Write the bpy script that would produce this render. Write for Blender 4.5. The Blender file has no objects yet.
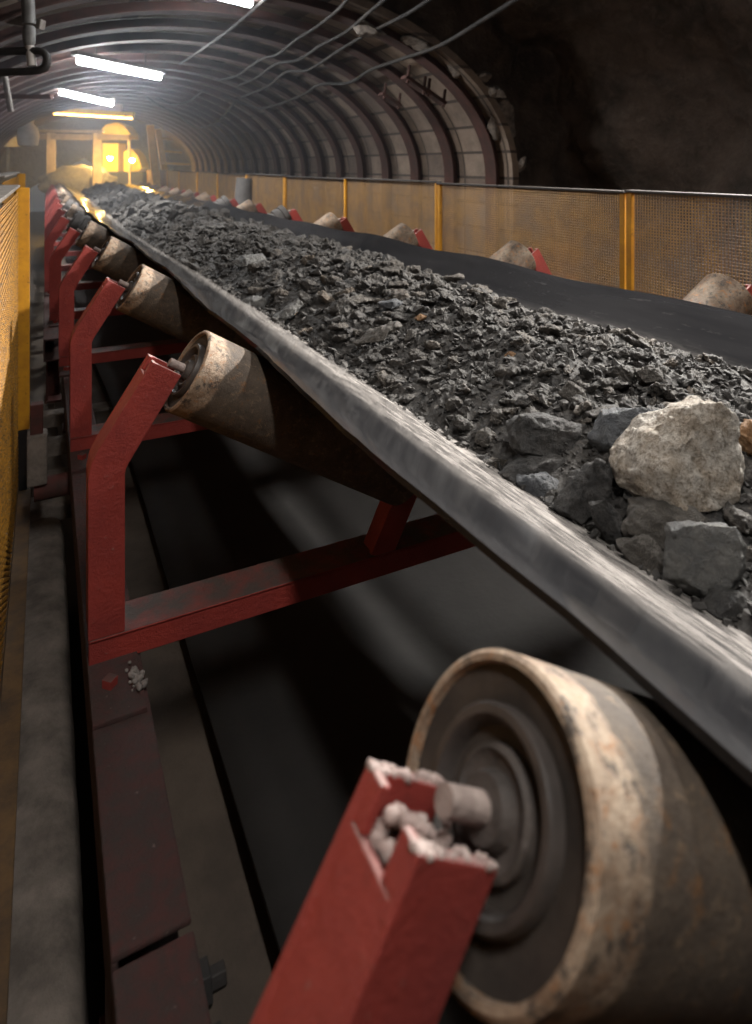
import bpy, bmesh, math, random
import numpy as np
from mathutils import Vector, Matrix, Euler, noise

# ------------------------------------------------------------------ camera, world, exposure
SC = bpy.context.scene
COL = SC.collection
EYE = 1.65                       # eye height above the floor; coordinates below are relative to the eye
F = 655.0                        # focal length in pixels of the 752x1024 frame
TH = math.atan(330 / F)          # yaw to the right of the tunnel axis (+Y)
SN, CS = math.sin(TH), math.cos(TH)
cam = bpy.data.cameras.new('camera')
cam.sensor_fit = 'AUTO'
cam.sensor_width = 36.0
cam.lens = 36.0 * F / 1024
cam.shift_y = -(512 - 165) / 1024
cam.clip_start = 0.02
cam.dof.use_dof = True
cam.dof.focus_distance = 1.45
cam.dof.aperture_fstop = 4.5
camo = bpy.data.objects.new('camera', cam)
camo.location = (0, 0, EYE)
camo.rotation_euler = (math.pi / 2, 0, -TH)
COL.objects.link(camo)
SC.camera = camo
SC.view_settings.view_transform = 'Standard'
SC.view_settings.look = 'None'
SC.view_settings.exposure = 0.0
SC.view_settings.gamma = 1.0
SC.view_settings.use_curve_mapping = False
W = bpy.data.worlds.new('world')
SC.world = W
W.use_nodes = True
W.node_tree.nodes['Background'].inputs[0].default_value = (0.55, 0.6, 0.7, 1)
W.node_tree.nodes['Background'].inputs[1].default_value = 0.12
HAZE = 0.021                     # dusty air, thin at the front and thicker in the lined tunnel
_t = W.node_tree
_v = _t.nodes.new('ShaderNodeVolumeScatter')
_v.inputs['Color'].default_value = (0.85, 0.9, 1.0, 1)
_v.inputs['Anisotropy'].default_value = 0.45
_g = _t.nodes.new('ShaderNodeNewGeometry')
_s = _t.nodes.new('ShaderNodeSeparateXYZ')
_m = _t.nodes.new('ShaderNodeMapRange')
for _i, _x in ((1, 3.6), (2, 5.4), (3, 0.0), (4, HAZE)):
    _m.inputs[_i].default_value = _x
_t.links.new(_g.outputs['Position'], _s.inputs[0])
_t.links.new(_s.outputs[1], _m.inputs[0])
_t.links.new(_m.outputs[0], _v.inputs['Density'])
_t.links.new(_v.outputs[0], _t.nodes['World Output'].inputs['Volume'])
SC.cycles.max_bounces = 8
SC.cycles.volume_bounces = 0
SC.cycles.use_denoising = True
# tube lamps: end A, end B (eye-relative), tube strength, downlight watts, what it aims at, label
LAMPS = [
    ((0.26, 6.59, 0.96), (1.072, 7.18, 0.927), 130.0, 60.0, (0.9, 7.0, -1.0), 'lit white fluorescent tube lamp under the tunnel roof, the larger one in view'),
    ((0.164, 9.55, 0.958), (0.846, 10.1, 0.875), 120.0, 60.0, (0.7, 10.2, -1.0), 'small lit white fluorescent tube lamp above the yellow beam at tunnel end'),
    ((0.50, 4.2, 1.16), (1.30, 4.55, 1.15), 80.0, 42.0, (2.4, 4.6, -1.0), 'lit fluorescent tube lamp at the top edge of the picture'),
    ((3.40, 0.95, 1.00), (3.40, 2.15, 1.00), 16.0, 230.0, (0.8, 1.1, -0.4), 'tube lamp on the rock wall behind the right fence'),
    ((1.90, 0.60, 1.90), (1.90, 1.80, 1.90), 4.0, 26.0, (0.95, 1.2, -0.5), 'unseen tube lamp added under the bare rock roof over the belt'),  # added out of view to brighten the ore from above
    ((0.12, -0.75, 1.60), (0.12, 0.45, 1.60), 6.0, 25.0, (0.15, 0.9, -0.8), 'tube lamp hung over the left walkway'),
]
random.seed(7)
RNG = np.random.default_rng(7)


def pY(px, py, Y):
    u = (px - 376) / F
    d = Y / (CS - u * SN)
    return (d * (u * CS + SN), Y, -(py - 165) / F * d)


def pD(px, py, d):
    u = (px - 376) / F
    return (d * (u * CS + SN), d * (CS - u * SN), -(py - 165) / F * d)


def smooth(a, b, x):
    t = min(1, max(0, (x - a) / (b - a)))
    return t * t * (3 - 2 * t)


def cx(Y):                       # the conveyor drifts a little to the left further on
    return -0.08 * smooth(2.3, 5.6, Y)


# ------------------------------------------------------------------ mesh helpers
ORG = {}


class MB:
    def __init__(s):
        s.v = []
        s.f = []

    def add(s, vs, fs):
        n = len(s.v)
        s.v.extend([tuple(p) for p in vs])
        s.f.extend([tuple(i + n for i in q) for q in fs])
        return s

    def box(s, x0, x1, y0, y1, z0, z1):
        return s.add([(x, y, z) for z in (z0, z1) for y in (y0, y1) for x in (x0, x1)],
                     [(0, 2, 3, 1), (4, 5, 7, 6), (0, 1, 5, 4), (2, 6, 7, 3), (0, 4, 6, 2), (1, 3, 7, 5)])

    def bar(s, a, b, w, h, up=(0, 0, 1)):
        a, b = Vector(a), Vector(b)
        t = (b - a).normalized()
        u = Vector(up)
        r = t.cross(u)
        if r.length < 1e-4:
            r = t.cross(Vector((1, 0, 0)))
        r.normalize()
        u = r.cross(t).normalized()
        vs = [p + r * (i * w / 2) + u * (j * h / 2) for p in (a, b) for j in (-1, 1) for i in (-1, 1)]
        return s.add(vs, [(0, 1, 3, 2), (4, 6, 7, 5), (0, 4, 5, 1), (2, 3, 7, 6), (0, 2, 6, 4), (1, 5, 7, 3)])

    def prism(s, poly, y0, y1):  # poly in XZ, extruded in Y
        n = len(poly)
        vs = [(x, y0, z) for x, z in poly] + [(x, y1, z) for x, z in poly]
        fs = [tuple(range(n)), tuple(range(2 * n - 1, n - 1, -1))]
        fs += [(i, i + n, (i + 1) % n + n, (i + 1) % n) for i in range(n)]
        return s.add(vs, fs)

    def ribbon(s, outer, inner, y0, y1):  # band between two polylines in XZ, extruded in Y
        n = len(outer)
        vs = []
        for (a, b), (c, d) in zip(outer, inner):
            vs += [(a, y0, b), (c, y0, d), (c, y1, d), (a, y1, b)]
        fs = []
        for i in range(n - 1):
            for k in range(4):
                fs.append((i * 4 + k, i * 4 + (k + 1) % 4, i * 4 + 4 + (k + 1) % 4, i * 4 + 4 + k))
        fs += [(3, 2, 1, 0), tuple((n - 1) * 4 + k for k in range(4))]
        return s.add(vs, fs)

    def tube(s, pts, r, n=8, caps=True):
        pts = [Vector(p) for p in pts]
        m = len(pts)
        rs = r if isinstance(r, (list, tuple)) else [r] * m
        vs = []
        prev = None
        for i, p in enumerate(pts):
            t = (pts[min(i + 1, m - 1)] - pts[max(i - 1, 0)]).normalized()
            if prev is None:
                a = t.cross(Vector((0, 0, 1)))
                if a.length < 1e-3:
                    a = t.cross(Vector((1, 0, 0)))
            else:
                a = prev - t * prev.dot(t)
            a.normalize()
            prev = a
            b = t.cross(a)
            for k in range(n):
                q = 2 * math.pi * k / n
                vs.append(p + (a * math.cos(q) + b * math.sin(q)) * rs[i])
        fs = []
        for i in range(m - 1):
            for k in range(n):
                fs.append((i * n + k, i * n + (k + 1) % n, (i + 1) * n + (k + 1) % n, (i + 1) * n + k))
        if caps:
            fs.append(tuple(range(n - 1, -1, -1)))
            fs.append(tuple((m - 1) * n + k for k in range(n)))
        return s.add(vs, fs)

    def lathe(s, o, ax, prof, n=48):  # prof: list of (t along axis, radius)
        o, ax = Vector(o), Vector(ax).normalized()
        a = Vector((0, 1, 0))
        a = (a - ax * a.dot(ax)).normalized()
        b = ax.cross(a)
        vs = []
        for t, r in prof:
            for k in range(n):
                q = 2 * math.pi * k / n
                vs.append(o + ax * t + (a * math.cos(q) + b * math.sin(q)) * r)
        fs = []
        for i in range(len(prof) - 1):
            for k in range(n):
                fs.append((i * n + k, i * n + (k + 1) % n, (i + 1) * n + (k + 1) % n, (i + 1) * n + k))
        return s.add(vs, fs)

    def build(s, name, mat, parent=None, org=(0, 0, 0), smooth_angle=None, bevel=0, seg=2):
        o0 = ORG[parent.name] if parent is not None else org
        me = bpy.data.meshes.new(name)
        me.from_pydata([(x - o0[0], y - o0[1], z - o0[2]) for x, y, z in s.v], [], s.f)
        bm = bmesh.new()
        bm.from_mesh(me)
        bmesh.ops.recalc_face_normals(bm, faces=bm.faces)
        if smooth_angle:
            for f in bm.faces:
                f.smooth = True
            for e in bm.edges:
                if len(e.link_faces) == 2 and e.calc_face_angle(0) > smooth_angle:
                    e.smooth = False
        bm.to_mesh(me)
        bm.free()
        me.materials.append(mat)
        o = bpy.data.objects.new(name, me)
        COL.objects.link(o)
        ORG[o.name] = o0
        if parent is not None:
            o.parent = parent
        else:
            o.location = (o0[0], o0[1], o0[2] + EYE)
        if bevel:
            m = o.modifiers.new('bevel', 'BEVEL')
            m.width = bevel
            m.segments = seg
            m.limit_method = 'ANGLE'
            m.angle_limit = 0.6
        return o


def tag(o, label, cat, group=None, kind=None):
    o['label'] = label
    o['category'] = cat
    if group:
        o['group'] = group
    if kind:
        o['kind'] = kind
    return o


def thing(name, label, cat, org, group=None):
    o = bpy.data.objects.new(name, None)
    o.empty_display_size = 0.1
    o.location = (org[0], org[1], org[2] + EYE)
    COL.objects.link(o)
    ORG[o.name] = tuple(org)
    return tag(o, label, cat, group)


def struct(o, label, cat):
    return tag(o, label, cat, None, 'structure')


def copy_tree(o, parent=None):
    c = o.copy()
    COL.objects.link(c)
    if parent is not None:
        c.parent = parent
    for ch in list(o.children):
        copy_tree(ch, c)
    return c


def fbm(x, y, z, oct=4, h=1.0):
    return noise.fractal(Vector((x, y, z)), h, 2.0, oct)


# ------------------------------------------------------------------ material helpers
class NT:
    def __init__(s, name):
        s.m = bpy.data.materials.new(name)
        s.m.use_nodes = True
        s.t = s.m.node_tree
        s.b = s.t.nodes['Principled BSDF']
        s.co = s.t.nodes.new('ShaderNodeTexCoord').outputs['Object']

    def n(s, typ, **kw):
        x = s.t.nodes.new('ShaderNode' + typ)
        for k, v in kw.items():
            setattr(x, k, v)
        return x

    def l(s, a, b):
        s.t.links.new(a, b)

    def noise(s, scale, detail=6, rough=0.6, stretch=None, dist=0.0):
        x = s.n('TexNoise')
        x.inputs['Scale'].default_value = scale
        x.inputs['Detail'].default_value = detail
        x.inputs['Roughness'].default_value = rough
        x.inputs['Distortion'].default_value = dist
        c = s.co
        if stretch:
            mp = s.n('Mapping')
            mp.inputs['Scale'].default_value = stretch
            s.l(c, mp.inputs[0])
            c = mp.outputs[0]
        s.l(c, x.inputs['Vector'])
        return x.outputs['Fac']

    def ramp(s, fac, stops):
        r = s.n('ValToRGB')
        e = r.color_ramp.elements
        while len(e) < len(stops):
            e.new(0.5)
        for i, (p, c) in enumerate(stops):
            e[i].position = p
            e[i].color = (c, c, c, 1) if isinstance(c, (int, float)) else (*c, 1)
        s.l(fac, r.inputs[0])
        return r.outputs[0]

    def mix(s, fac, a, b, mode='MIX'):
        x = s.n('Mix', data_type='RGBA', blend_type=mode)
        for k, v in ((0, fac), (6, a), (7, b)):
            sock = x.inputs[k]
            if isinstance(v, (int, float)):
                sock.default_value = v if k == 0 else (v, v, v, 1)
            elif isinstance(v, tuple):
                sock.default_value = (*v, 1)
            else:
                s.l(v, sock)
        return x.outputs[2]

    def math(s, op, a, b=0.0):
        x = s.n('Math', operation=op)
        for i, v in enumerate((a, b)):
            if isinstance(v, (int, float)):
                x.inputs[i].default_value = v
            else:
                s.l(v, x.inputs[i])
        return x.outputs[0]

    def up(s, lo=0.55, hi=0.95):  # how far a face looks upward: where settled dust lies
        g = s.n('NewGeometry')
        sp = s.n('SeparateXYZ')
        s.l(g.outputs['Normal'], sp.inputs[0])
        mr = s.n('MapRange')
        mr.inputs[1].default_value = lo
        mr.inputs[2].default_value = hi
        s.l(sp.outputs[2], mr.inputs[0])
        return mr.outputs[0]

    def bump(s, h, strength=0.3, dist=0.01):
        b = s.n('Bump')
        b.inputs['Strength'].default_value = strength
        b.inputs['Distance'].default_value = dist
        s.l(h, b.inputs['Height'])
        s.l(b.outputs[0], s.b.inputs['Normal'])

    def set(s, col=None, rough=None, metal=None, spec=None):
        for k, v in (('Base Color', col), ('Roughness', rough), ('Metallic', metal), ('Specular IOR Level', spec)):
            if v is None:
                continue
            if isinstance(v, (int, float)):
                s.b.inputs[k].default_value = v
            elif isinstance(v, tuple):
                s.b.inputs[k].default_value = (*v, 1)
            else:
                s.l(v, s.b.inputs[k])
        return s.m


def m_red(name='red_paint', dustc=(0.085, 0.064, 0.057)):
    t = NT(name)
    n1 = t.noise(9, 8, 0.65)
    n2 = t.noise(85, 8, 0.75)
    c = t.mix(t.ramp(n1, [(0.35, 0.0), (0.7, 1.0)]), (0.36, 0.046, 0.034), (0.24, 0.030, 0.025))
    c = t.mix(t.ramp(n2, [(0.62, 0.0), (0.70, 0.75)]), c, (0.30, 0.17, 0.14))
    c = t.mix(t.ramp(t.noise(40, 8, 0.75), [(0.58, 0.0), (0.70, 0.5)]), c, (0.13, 0.026, 0.022))
    dust = t.math('MULTIPLY', t.up(0.6, 0.92), t.ramp(t.noise(25, 5), [(0.25, 0.35), (0.6, 1.0)]))
    c = t.mix(dust, c, dustc)
    t.bump(t.mix(0.4, n2, n1), 0.7, 0.010)
    return t.set(c, t.ramp(n1, [(0.3, 0.5), (0.7, 0.75)]))


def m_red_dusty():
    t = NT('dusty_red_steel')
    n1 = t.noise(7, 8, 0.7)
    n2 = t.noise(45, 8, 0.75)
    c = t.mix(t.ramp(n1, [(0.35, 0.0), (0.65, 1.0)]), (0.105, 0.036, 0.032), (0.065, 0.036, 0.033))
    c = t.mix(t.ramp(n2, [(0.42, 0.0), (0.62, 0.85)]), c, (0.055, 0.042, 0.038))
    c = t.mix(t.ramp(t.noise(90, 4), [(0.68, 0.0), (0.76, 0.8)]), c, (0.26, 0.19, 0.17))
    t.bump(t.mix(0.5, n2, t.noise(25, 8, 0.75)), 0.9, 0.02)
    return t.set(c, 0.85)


def m_dark_red():
    t = NT('dark_red_steel')
    n1 = t.noise(10, 6)
    c = t.mix(t.ramp(n1, [(0.35, 0.0), (0.65, 1.0)]), (0.12, 0.03, 0.024), (0.05, 0.024, 0.02))
    t.bump(n1, 0.3, 0.006)
    return t.set(c, 0.8)


def m_rust(name='rusty_roller_steel', pale=1.0, belt_shade=False):
    t = NT(name)
    n1 = t.noise(16, 10, 0.75)
    n2 = t.noise(60, 10, 0.78, None, 0.4)
    n3 = t.noise(210, 4, 0.65)
    c = t.mix(t.ramp(n1, [(0.38, 0.0), (0.62, 1.0)]), (0.44 * pale, 0.34 * pale, 0.25 * pale), (0.17 * pale, 0.105 * pale, 0.065 * pale))
    c = t.mix(t.ramp(n2, [(0.54, 0.0), (0.63, 0.9)]), c, (0.33, 0.125, 0.028))
    c = t.mix(t.ramp(t.noise(48, 9, 0.78), [(0.52, 0.0), (0.6, 0.9)]), c, (0.045, 0.038, 0.034))
    c = t.mix(t.ramp(n3, [(0.6, 0.0), (0.72, 0.6)]), c, (0.5 * pale, 0.4 * pale, 0.3 * pale))
    if belt_shade:                     # belt's shadow painted into the shell colour as dark mottled brown
        at = t.n('Attribute', attribute_name='axial')
        e = t.math('ADD', at.outputs['Fac'], t.math('MULTIPLY', t.math('SUBTRACT', t.noise(22, 6, 0.7), 0.5), 0.05))
        k = t.ramp(e, [(0.036, 0.0), (0.044, 0.92)])
        cr = t.mix(t.ramp(n1, [(0.35, 0.0), (0.65, 1.0)]), (0.085, 0.062, 0.045), (0.042, 0.032, 0.025))
        cr = t.mix(t.ramp(n2, [(0.54, 0.0), (0.64, 0.85)]), cr, (0.20, 0.145, 0.095))
        cr = t.mix(t.ramp(t.noise(34, 8, 0.75), [(0.58, 0.0), (0.66, 0.7)]), cr, (0.17, 0.075, 0.022))
        c = t.mix(k, c, cr)
    t.bump(t.mix(0.5, n2, n3), 0.55, 0.006)
    return t.set(c, 0.75)


def m_simple(name, a, b, scale=12, rough=0.7, metal=0.0, bump=0.2, bscale=50, detail=6, spec=None):
    t = NT(name)
    c = t.mix(t.ramp(t.noise(scale, detail, 0.65), [(0.36, 0.0), (0.64, 1.0)]), a, b)
    if bump:
        t.bump(t.noise(bscale, 6, 0.65), bump, 0.006)
    return t.set(c, rough, metal, spec)


def m_rubber():
    t = NT('belt_rubber')
    n1 = t.noise(6, 8, 0.6, (1, 0.12, 1))
    n2 = t.noise(70, 4, 0.6, (1, 0.25, 1))
    c = t.mix(t.ramp(n1, [(0.4, 0.0), (0.65, 1.0)]), (0.013, 0.013, 0.0145), (0.026, 0.0255, 0.027))
    c = t.mix(t.ramp(t.noise(40, 8, 0.7, (1, 0.3, 1)), [(0.60, 0.0), (0.74, 0.3)]), c, (0.14, 0.13, 0.125))
    at = t.n('Attribute', attribute_name='sheen_dust')       # pale dust streak beside the ore, with the belt's bright sheen painted in
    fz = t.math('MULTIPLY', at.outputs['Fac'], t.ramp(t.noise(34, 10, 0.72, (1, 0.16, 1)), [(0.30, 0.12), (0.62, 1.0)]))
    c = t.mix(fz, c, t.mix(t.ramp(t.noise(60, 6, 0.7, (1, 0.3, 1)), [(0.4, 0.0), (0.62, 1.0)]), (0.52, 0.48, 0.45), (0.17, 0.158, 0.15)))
    t.bump(n2, 0.06, 0.002)
    return t.set(c, t.ramp(n1, [(0.3, 0.09), (0.7, 0.15)]), 0.0, 0.25)


def m_ore(name='ore', dark=(0.032, 0.029, 0.027), mid=(0.095, 0.085, 0.076), tan=(0.25, 0.21, 0.17), scale=4.0, tan_amt=0.6, vary=True):
    t = NT(name)
    n1 = t.noise(scale, 8, 0.68)
    n2 = t.noise(scale * 7, 8, 0.8)
    c = t.mix(t.ramp(n1, [(0.40, 0.0), (0.60, 1.0)]), dark, mid)
    c = t.mix(t.ramp(n2, [(tan_amt - 0.06, 0.0), (tan_amt + 0.08, 0.8)]), c, tan)
    if vary:
        oi = t.n('ObjectInfo')
        c = t.mix(0.85, c, t.ramp(oi.outputs['Random'], [(0.0, 0.62), (0.45, 0.95), (0.8, 1.25), (1.0, (1.75, 1.6, 1.42))]), 'MULTIPLY')
        c = t.mix(0.25, c, t.ramp(t.math('FRACT', t.math('MULTIPLY', oi.outputs['Random'], 7.31)), [(0.0, (1.1, 0.92, 0.75)), (0.5, (1, 1, 1)), (1.0, (0.85, 0.97, 1.15))]), 'MULTIPLY')
    t.bump(t.mix(0.45, t.noise(scale * 4, 8, 0.7), n2), 0.8, 0.05)
    return t.set(c, 0.72, 0.0, 0.4)


def m_bed():
    t = NT('crushed_ore')
    v = t.n('TexVoronoi')
    v.inputs['Scale'].default_value = 55
    t.l(t.co, v.inputs['Vector'])
    n1 = t.noise(30, 10, 0.75)
    c = t.mix(t.ramp(n1, [(0.36, 0.0), (0.66, 1.0)]), (0.016, 0.015, 0.015), (0.07, 0.064, 0.059))
    c = t.mix(t.ramp(t.noise(160, 4, 0.7), [(0.6, 0.0), (0.72, 0.7)]), c, (0.2, 0.17, 0.14))
    t.bump(t.mix(0.5, v.outputs['Distance'], n1), 0.9, 0.02)
    return t.set(c, 0.85)


def m_rockwall():
    t = NT('tunnel_rock')
    n1 = t.noise(1.6, 10, 0.65)
    n2 = t.noise(9, 10, 0.7)
    c = t.mix(t.ramp(n1, [(0.38, 0.0), (0.66, 1.0)]), (0.045, 0.034, 0.027), (0.15, 0.11, 0.088))
    c = t.mix(t.ramp(n2, [(0.5, 0.0), (0.75, 0.5)]), c, (0.22, 0.17, 0.135))
    t.bump(t.mix(0.4, n2, n1), 0.9, 0.14)
    return t.set(c, 0.72, 0.0, 0.4)


def m_lagging():
    t = NT('concrete_lagging')
    b = t.n('TexBrick')
    mp = t.n('Mapping')
    sx = t.n('SeparateXYZ')
    t.l(t.co, sx.inputs[0])
    cb = t.n('CombineXYZ')
    t.l(sx.outputs[1], cb.inputs[0])
    t.l(sx.outputs[2], cb.inputs[1])
    t.l(cb.outputs[0], b.inputs['Vector'])
    b.inputs['Scale'].default_value = 1.0
    b.inputs['Brick Width'].default_value = 0.64
    b.inputs['Row Height'].default_value = 0.22
    b.inputs['Mortar Size'].default_value = 0.012
    b.offset = 0.0
    b.inputs['Color1'].default_value = (0.36, 0.275, 0.21, 1)
    b.inputs['Color2'].default_value = (0.17, 0.125, 0.10, 1)
    b.inputs['Mortar'].default_value = (0.06, 0.046, 0.038, 1)
    n1 = t.noise(4, 8, 0.7)
    c = t.mix(t.ramp(n1, [(0.3, 0.75), (0.7, 0.0)]), b.outputs['Color'], (0.075, 0.058, 0.048))
    t.bump(t.noise(18, 8), 0.5, 0.02)
    return t.set(c, 0.85)


def m_yellow():
    t = NT('yellow_paint')
    n1 = t.noise(14, 8, 0.7)
    c = t.mix(t.ramp(n1, [(0.35, 0.0), (0.65, 1.0)]), (0.58, 0.27, 0.012), (0.42, 0.18, 0.012))
    c = t.mix(t.ramp(t.noise(45, 8, 0.75), [(0.6, 0.0), (0.68, 0.9)]), c, (0.05, 0.03, 0.015))
    t.bump(n1, 0.2, 0.004)
    return t.set(c, 0.55)


def m_wire():
    t = NT('mesh_wire')
    n1 = t.noise(6, 8, 0.7)
    c = t.mix(t.ramp(n1, [(0.35, 0.0), (0.65, 1.0)]), (0.33, 0.19, 0.07), (0.19, 0.12, 0.07))
    c = t.mix(t.ramp(t.noise(3, 5), [(0.5, 0.0), (0.7, 0.6)]), c, (0.25, 0.18, 0.12))
    return t.set(c, 0.6, 0.2)


def m_emit(name, col, strength):
    t = NT(name)
    t.b.inputs['Base Color'].default_value = (*[min(1, c) for c in col], 1)
    t.b.inputs['Emission Color'].default_value = (*col, 1)
    t.b.inputs['Emission Strength'].default_value = strength
    return t.m


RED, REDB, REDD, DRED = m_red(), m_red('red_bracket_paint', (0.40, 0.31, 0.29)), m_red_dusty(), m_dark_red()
RUST, RUSTP = m_rust(belt_shade=True), m_rust('pale_rusty_roller_steel', 0.62)
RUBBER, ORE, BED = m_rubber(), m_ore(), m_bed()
RUBD = m_simple('dirty_rubber', (0.024, 0.022, 0.021), (0.015, 0.014, 0.0135), 5, 0.7, 0.0, 0.15, 40)
ROCK, LAG, YEL, WIRE = m_rockwall(), m_lagging(), m_yellow(), m_wire()
DISC = m_simple('dark_end_disc', (0.022, 0.018, 0.016), (0.045, 0.035, 0.029), 22, 0.65, 0.0, 0.25, 70)
SEAL = m_simple('grey_seal_ring', (0.075, 0.062, 0.056), (0.04, 0.033, 0.03), 20, 0.5, 0.1, 0.15, 60)
HUBM = m_simple('dusty_hub_steel', (0.10, 0.082, 0.074), (0.05, 0.042, 0.038), 40, 0.6, 0.1, 0.5, 90)
SHAFT = m_simple('dusty_shaft_steel', (0.36, 0.29, 0.26), (0.20, 0.15, 0.135), 60, 0.75, 0.0, 0.5, 90)
CONC = m_simple('dusty_concrete', (0.26, 0.22, 0.19), (0.11, 0.093, 0.08), 9, 0.9, 0.0, 1.0, 34)
PLIN = m_simple('brown_concrete', (0.115, 0.088, 0.068), (0.07, 0.054, 0.043), 6, 0.9, 0.0, 0.6, 24)
FLOORM = m_simple('muddy_floor', (0.135, 0.112, 0.092), (0.085, 0.072, 0.06), 4, 0.9, 0.0, 0.5, 14)
RIBM = m_simple('rust_red_rib_steel', (0.075, 0.030, 0.024), (0.042, 0.024, 0.02), 6, 0.95, 0.0, 0.3, 30)
BLACK = m_simple('black_steel', (0.012, 0.011, 0.011), (0.025, 0.02, 0.018), 20, 0.6, 0.1, 0.3, 50)
GREYM = m_simple('grey_painted_steel', (0.16, 0.155, 0.15), (0.09, 0.085, 0.08), 15, 0.6, 0.1, 0.2, 40)
RAILTOP = m_simple('weathered_grey_steel', (0.20, 0.175, 0.155), (0.11, 0.09, 0.075), 18, 0.7, 0.2, 0.4, 40)
RAILDARK = m_simple('dark_dusty_steel', (0.055, 0.045, 0.04), (0.03, 0.025, 0.022), 18, 0.85, 0.0, 0.3, 40)
BROWN = m_simple('worn_orange_brown_steel', (0.20, 0.115, 0.05), (0.10, 0.065, 0.04), 14, 0.75, 0.1, 0.4, 40)
CABLE = m_simple('dusty_cable_rubber', (0.045, 0.038, 0.034), (0.025, 0.022, 0.02), 8, 0.8, 0.0, 0.1, 30)
DARKROLL = m_simple('dark_rubber_disc', (0.10, 0.092, 0.088), (0.055, 0.05, 0.048), 12, 0.8, 0.0, 0.4, 30)
WOODY = m_simple('yellow_timber', (0.70, 0.46, 0.14), (0.55, 0.34, 0.09), 8, 0.8, 0.0, 0.3, 20)
WOOD = m_simple('pale_timber', (0.60, 0.46, 0.30), (0.45, 0.33, 0.20), 8, 0.8, 0.0, 0.3, 20)
WHITE = m_simple('dusty_white_plastic', (0.55, 0.50, 0.47), (0.40, 0.36, 0.33), 6, 0.7, 0.0, 0.1, 20)
YELW = m_simple('bright_yellow_paint', (0.80, 0.58, 0.05), (0.72, 0.48, 0.04), 5, 0.6, 0.0, 0.1, 20)
GRIT = m_simple('grey_grit', (0.26, 0.23, 0.21), (0.14, 0.12, 0.11), 30, 0.9, 0.0, 0.5, 60)

# ------------------------------------------------------------------ the tunnel
FZ = -EYE
Y_LINE = 4.34                    # the arched lining starts here
TX, TZ, TA, TB = 1.2, -0.1, 2.22, 1.36


def arch(off=0.0, n=44, foot=True):
    p = []
    if foot:
        p.append((TX + TA + off, FZ))
    for i in range(n + 1):
        q = math.pi * i / n
        p.append((TX + (TA + off) * math.cos(q), TZ + (TB + off) * math.sin(q)))
    if foot:
        p.append((TX - TA - off, FZ))
    return p


b = MB()
b.box(-4.5, 6.5, -5, 26, FZ - 0.2, FZ)
struct(b.build('floor', FLOORM, org=(1, 5, FZ)), 'muddy brown tunnel floor under the conveyor', 'floor')
b = MB()
b.ribbon(arch(0.07), arch(0.0), Y_LINE, 17.5)
struct(b.build('wall_lining', LAG, org=(TX, Y_LINE, FZ), smooth_angle=0.5), 'arched concrete lagging of the lined part of the tunnel', 'tunnel lining')


def rock_tube(y0, y1, ny, A, B, x0, amp, seed, nq=110, cap=False, close=False):
    m = MB()
    vs, fs = [], []
    nn = nq + 1
    for j in range(ny + 1):
        Y = y0 + (y1 - y0) * j / ny
        for i in range(nn):
            q = -0.62 + (math.pi + 1.24) * i / nq
            dx, dz = math.cos(q), math.sin(q)
            sh = 1 - (smooth(4.5, 5.9, Y) * 0.40 if close else 0)
            X, Z = x0 + A * sh * dx, TZ + B * sh * dz
            k = amp * (fbm(X * 0.7 + seed, Y * 0.7, Z * 0.7, 3) + 0.5 * abs(fbm(X * 1.7, Y * 1.7 + seed, Z * 1.7, 4)) + 0.16 * fbm(X * 6, Y * 6, Z * 6 + seed, 4))
            vs.append((X - dx * k, Y + 0.3 * k, max(Z - dz * k, FZ - 0.15)))
    for j in range(ny):
        for i in range(nq):
            fs.append((j * nn + i, j * nn + i + 1, (j + 1) * nn + i + 1, (j + 1) * nn + i))
    if cap:
        c = len(vs)
        vs.append((x0, y1 + 0.1, 0.2))
        for i in range(nq):
            fs.append((ny * nn + i, ny * nn + i + 1, c))
    return m.add(vs, fs)


b = rock_tube(-5.0, 6.2, 110, 3.35, 2.35, 1.2, 0.34, 3.0)
na = 60
vs, fs = [], []
for j in range(13):
    pl = arch(0.05 + 1.5 * (j / 12) ** 1.3, na)
    for x, z in pl:
        vs.append((x, Y_LINE + 0.10 + 0.25 * (j / 12) + (0.16 * fbm(x * 2.2, 5.0, z * 2.2, 4) if j else 0), z))
L_ = na + 3
for j in range(12):
    for i in range(L_ - 1):
        fs.append((j * L_ + i, j * L_ + i + 1, (j + 1) * L_ + i + 1, (j + 1) * L_ + i))
b.add(vs, fs)
struct(b.build('wall_rock', ROCK, org=(1.2, 0, FZ), smooth_angle=0.9), 'dark bare rock wall and roof of the unlined cavity', 'rock wall')
b = rock_tube(17.2, 21.0, 24, 2.6, 1.75, 1.0, 0.25, 9.0, 60, True)
struct(b.build('wall_end', ROCK, org=(1.0, 17, FZ), smooth_angle=0.9), 'rock face closing the far end of the tunnel', 'rock wall')

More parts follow.
